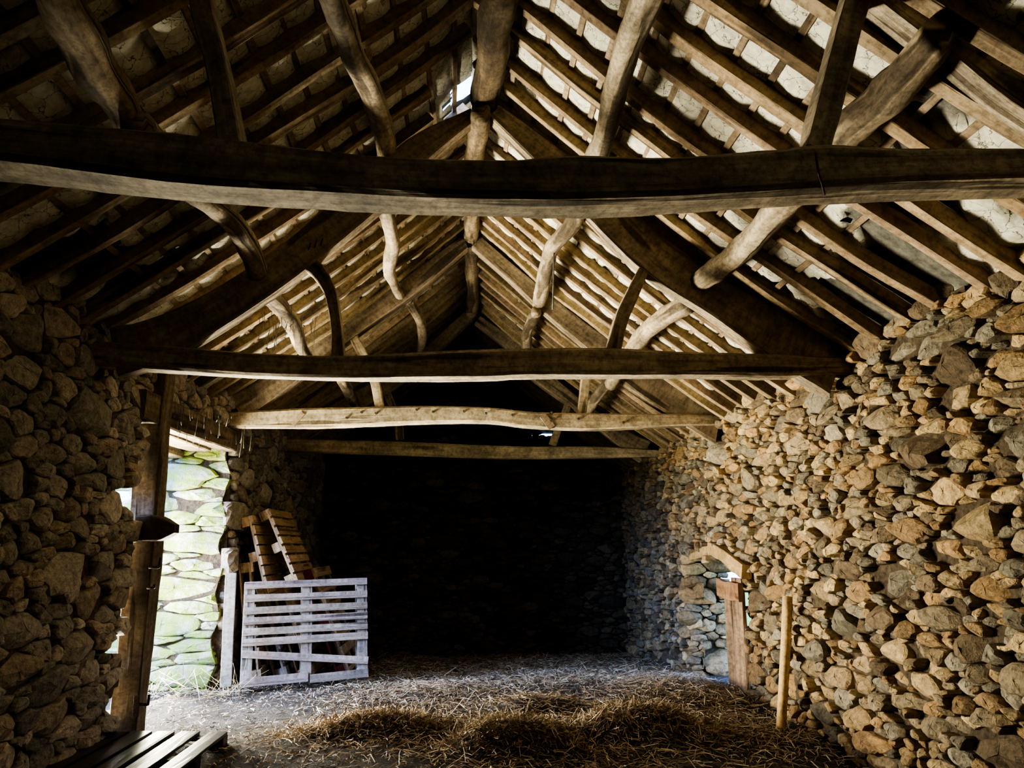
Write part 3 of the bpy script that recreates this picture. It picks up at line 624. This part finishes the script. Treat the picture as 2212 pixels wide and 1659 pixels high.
# ------------------------------------------------------------------ cobwebs
def webs(name, label, anchors, seed):
    r = np.random.default_rng(seed); parts = []
    for (x, y, z, n, s) in anchors:
        for _ in range(n):
            p0 = np.array([x, y, z]) + r.normal(0, s, 3) * [1, 1, .4]; L = r.uniform(.06, .3)
            parts.append(sweep([p0, p0 + [r.normal(0, .01), r.normal(0, .01), -L * .5], p0 + [r.normal(0, .012), r.normal(0, .012), -L]], .0035, .003, upv=(0, 1, 0), step=.06, seed=int(r.integers(1e6))))
    V, fs, G = join(parts); o = build(name, V, fs, 'web', grain=G, smooth=True); return tag(o, label, 'cobweb', kind='stuff')
webs('hanging_cobweb', 'dusty cobweb strands hanging from the doorway lintel', [(-2.32, 6.3, 2.6, 12, .12), (-2.3, 6.9, 2.62, 14, .15), (-2.3, 7.5, 2.62, 14, .15)], 1)
q = P(612, 690, 5.6); webs('hanging_cobweb', 'dusty cobweb strands hanging from the crooked left purlin', [(*q, 22, .12)], 2)

# ------------------------------------------------------------------ outside
xs = np.array([-30, -3.02]); 
def slab(name, x0, x1, y0, y1, z, label):
    V = [(x0, y0, z), (x1, y0, z), (x1, y1, z), (x0, y1, z), (x0, y0, z - .3), (x1, y0, z - .3), (x1, y1, z - .3), (x0, y1, z - .3)]
    o = build(name, V, [[(0, 1, 2, 3), (7, 6, 5, 4), (0, 4, 5, 1), (1, 5, 6, 2), (2, 6, 7, 3), (3, 7, 4, 0)]], 'grass'); return tag(o, label, kind='structure')
slab('ground', -30, -3.0, -20, 30, .03, 'sunlit grass yard outside the tall doorway')
slab('ground', 2.92, 30, -20, 30, .02, 'grass bank outside the small doorway')

# ------------------------------------------------------------------ light
w = bpy.data.worlds.new('World'); bpy.context.scene.world = w; w.use_nodes = True
bg = w.node_tree.nodes['Background']; bg.inputs[0].default_value = (.33, .52, 1, 1); bg.inputs[1].default_value = 9.0
def lamp(name, kind, loc, aim, energy, color, size=1., sy=None, spread=180):
    l = bpy.data.lights.new(name, kind); l.energy = energy; l.color = color
    if kind == 'AREA':
        l.shape = 'RECTANGLE'; l.size = size; l.size_y = sy or size; l.spread = math.radians(spread)
    if kind == 'SUN': l.angle = math.radians(1.5)
    o = bpy.data.objects.new(name, l); C.objects.link(o); o.location = loc
    o.rotation_euler = (Vector(aim) - Vector(loc)).to_track_quat('-Z', 'Y').to_euler(); return o
lamp('sun', 'SUN', (-10, -20, 20), (-10 + .10, -20 + .76, 20 - .64), 6.5, (1, .93, .8))
def door_lamp(name, c, d, e, col, sx, sy, sp=180): return lamp(name, 'AREA', c, tuple(np.array(c) + d), e, col, sx, sy, sp)
lamp('sky_glow', 'AREA', (-8.0, 3.4, 3.3), (-2.6, 6.9, 1.15), 3300, (.30, .50, 1), 4.0, 2.4)
door_lamp('ground_glow', (-3.4, 6.7, .45), (.8, -.55, .62), 900, (1, .91, .70), 2.2, 1.0, 130)
door_lamp('doorway_fill', (-3.4, 6.9, 1.6), (.85, -.42, -.12), 170, (1, .86, .62), 1.8, .9)  # added fill lamp outside the doorway, warms the right-hand floor and wall
rg_ = lamp('beam_fill_spot', 'SPOT', (-2.62, 7.45, .45), (-.1, 2.6, 2.75), 1500, (1, .95, .76)); rg_.data.spot_size = math.radians(62); rg_.data.spot_blend = .8; rg_.data.shadow_soft_size = .18  # added spot in the doorway, brightens the nearest tie beam's underside
for nm, c, d, sx, sy in (('door_portal', (-3.1, 6.7, 1.2), (1, 0, 0), 2.4, 2.3), ('small_door_portal', (2.98, 7.95, .7), (-1, 0, 0), 1.6, 1.3)):
    door_lamp(nm, c, d, 1, (1, 1, 1), sx, sy).data.cycles.is_portal = True

sc = bpy.context.scene
sc.view_settings.view_transform = 'AgX'; sc.view_settings.look = 'AgX - High Contrast'; sc.view_settings.exposure = -0.15
sc.cycles.use_denoising = True
sc.cycles.max_bounces = 8; sc.cycles.diffuse_bounces = 4; sc.cycles.glossy_bounces = 2
sc.cycles.sample_clamp_indirect = 6
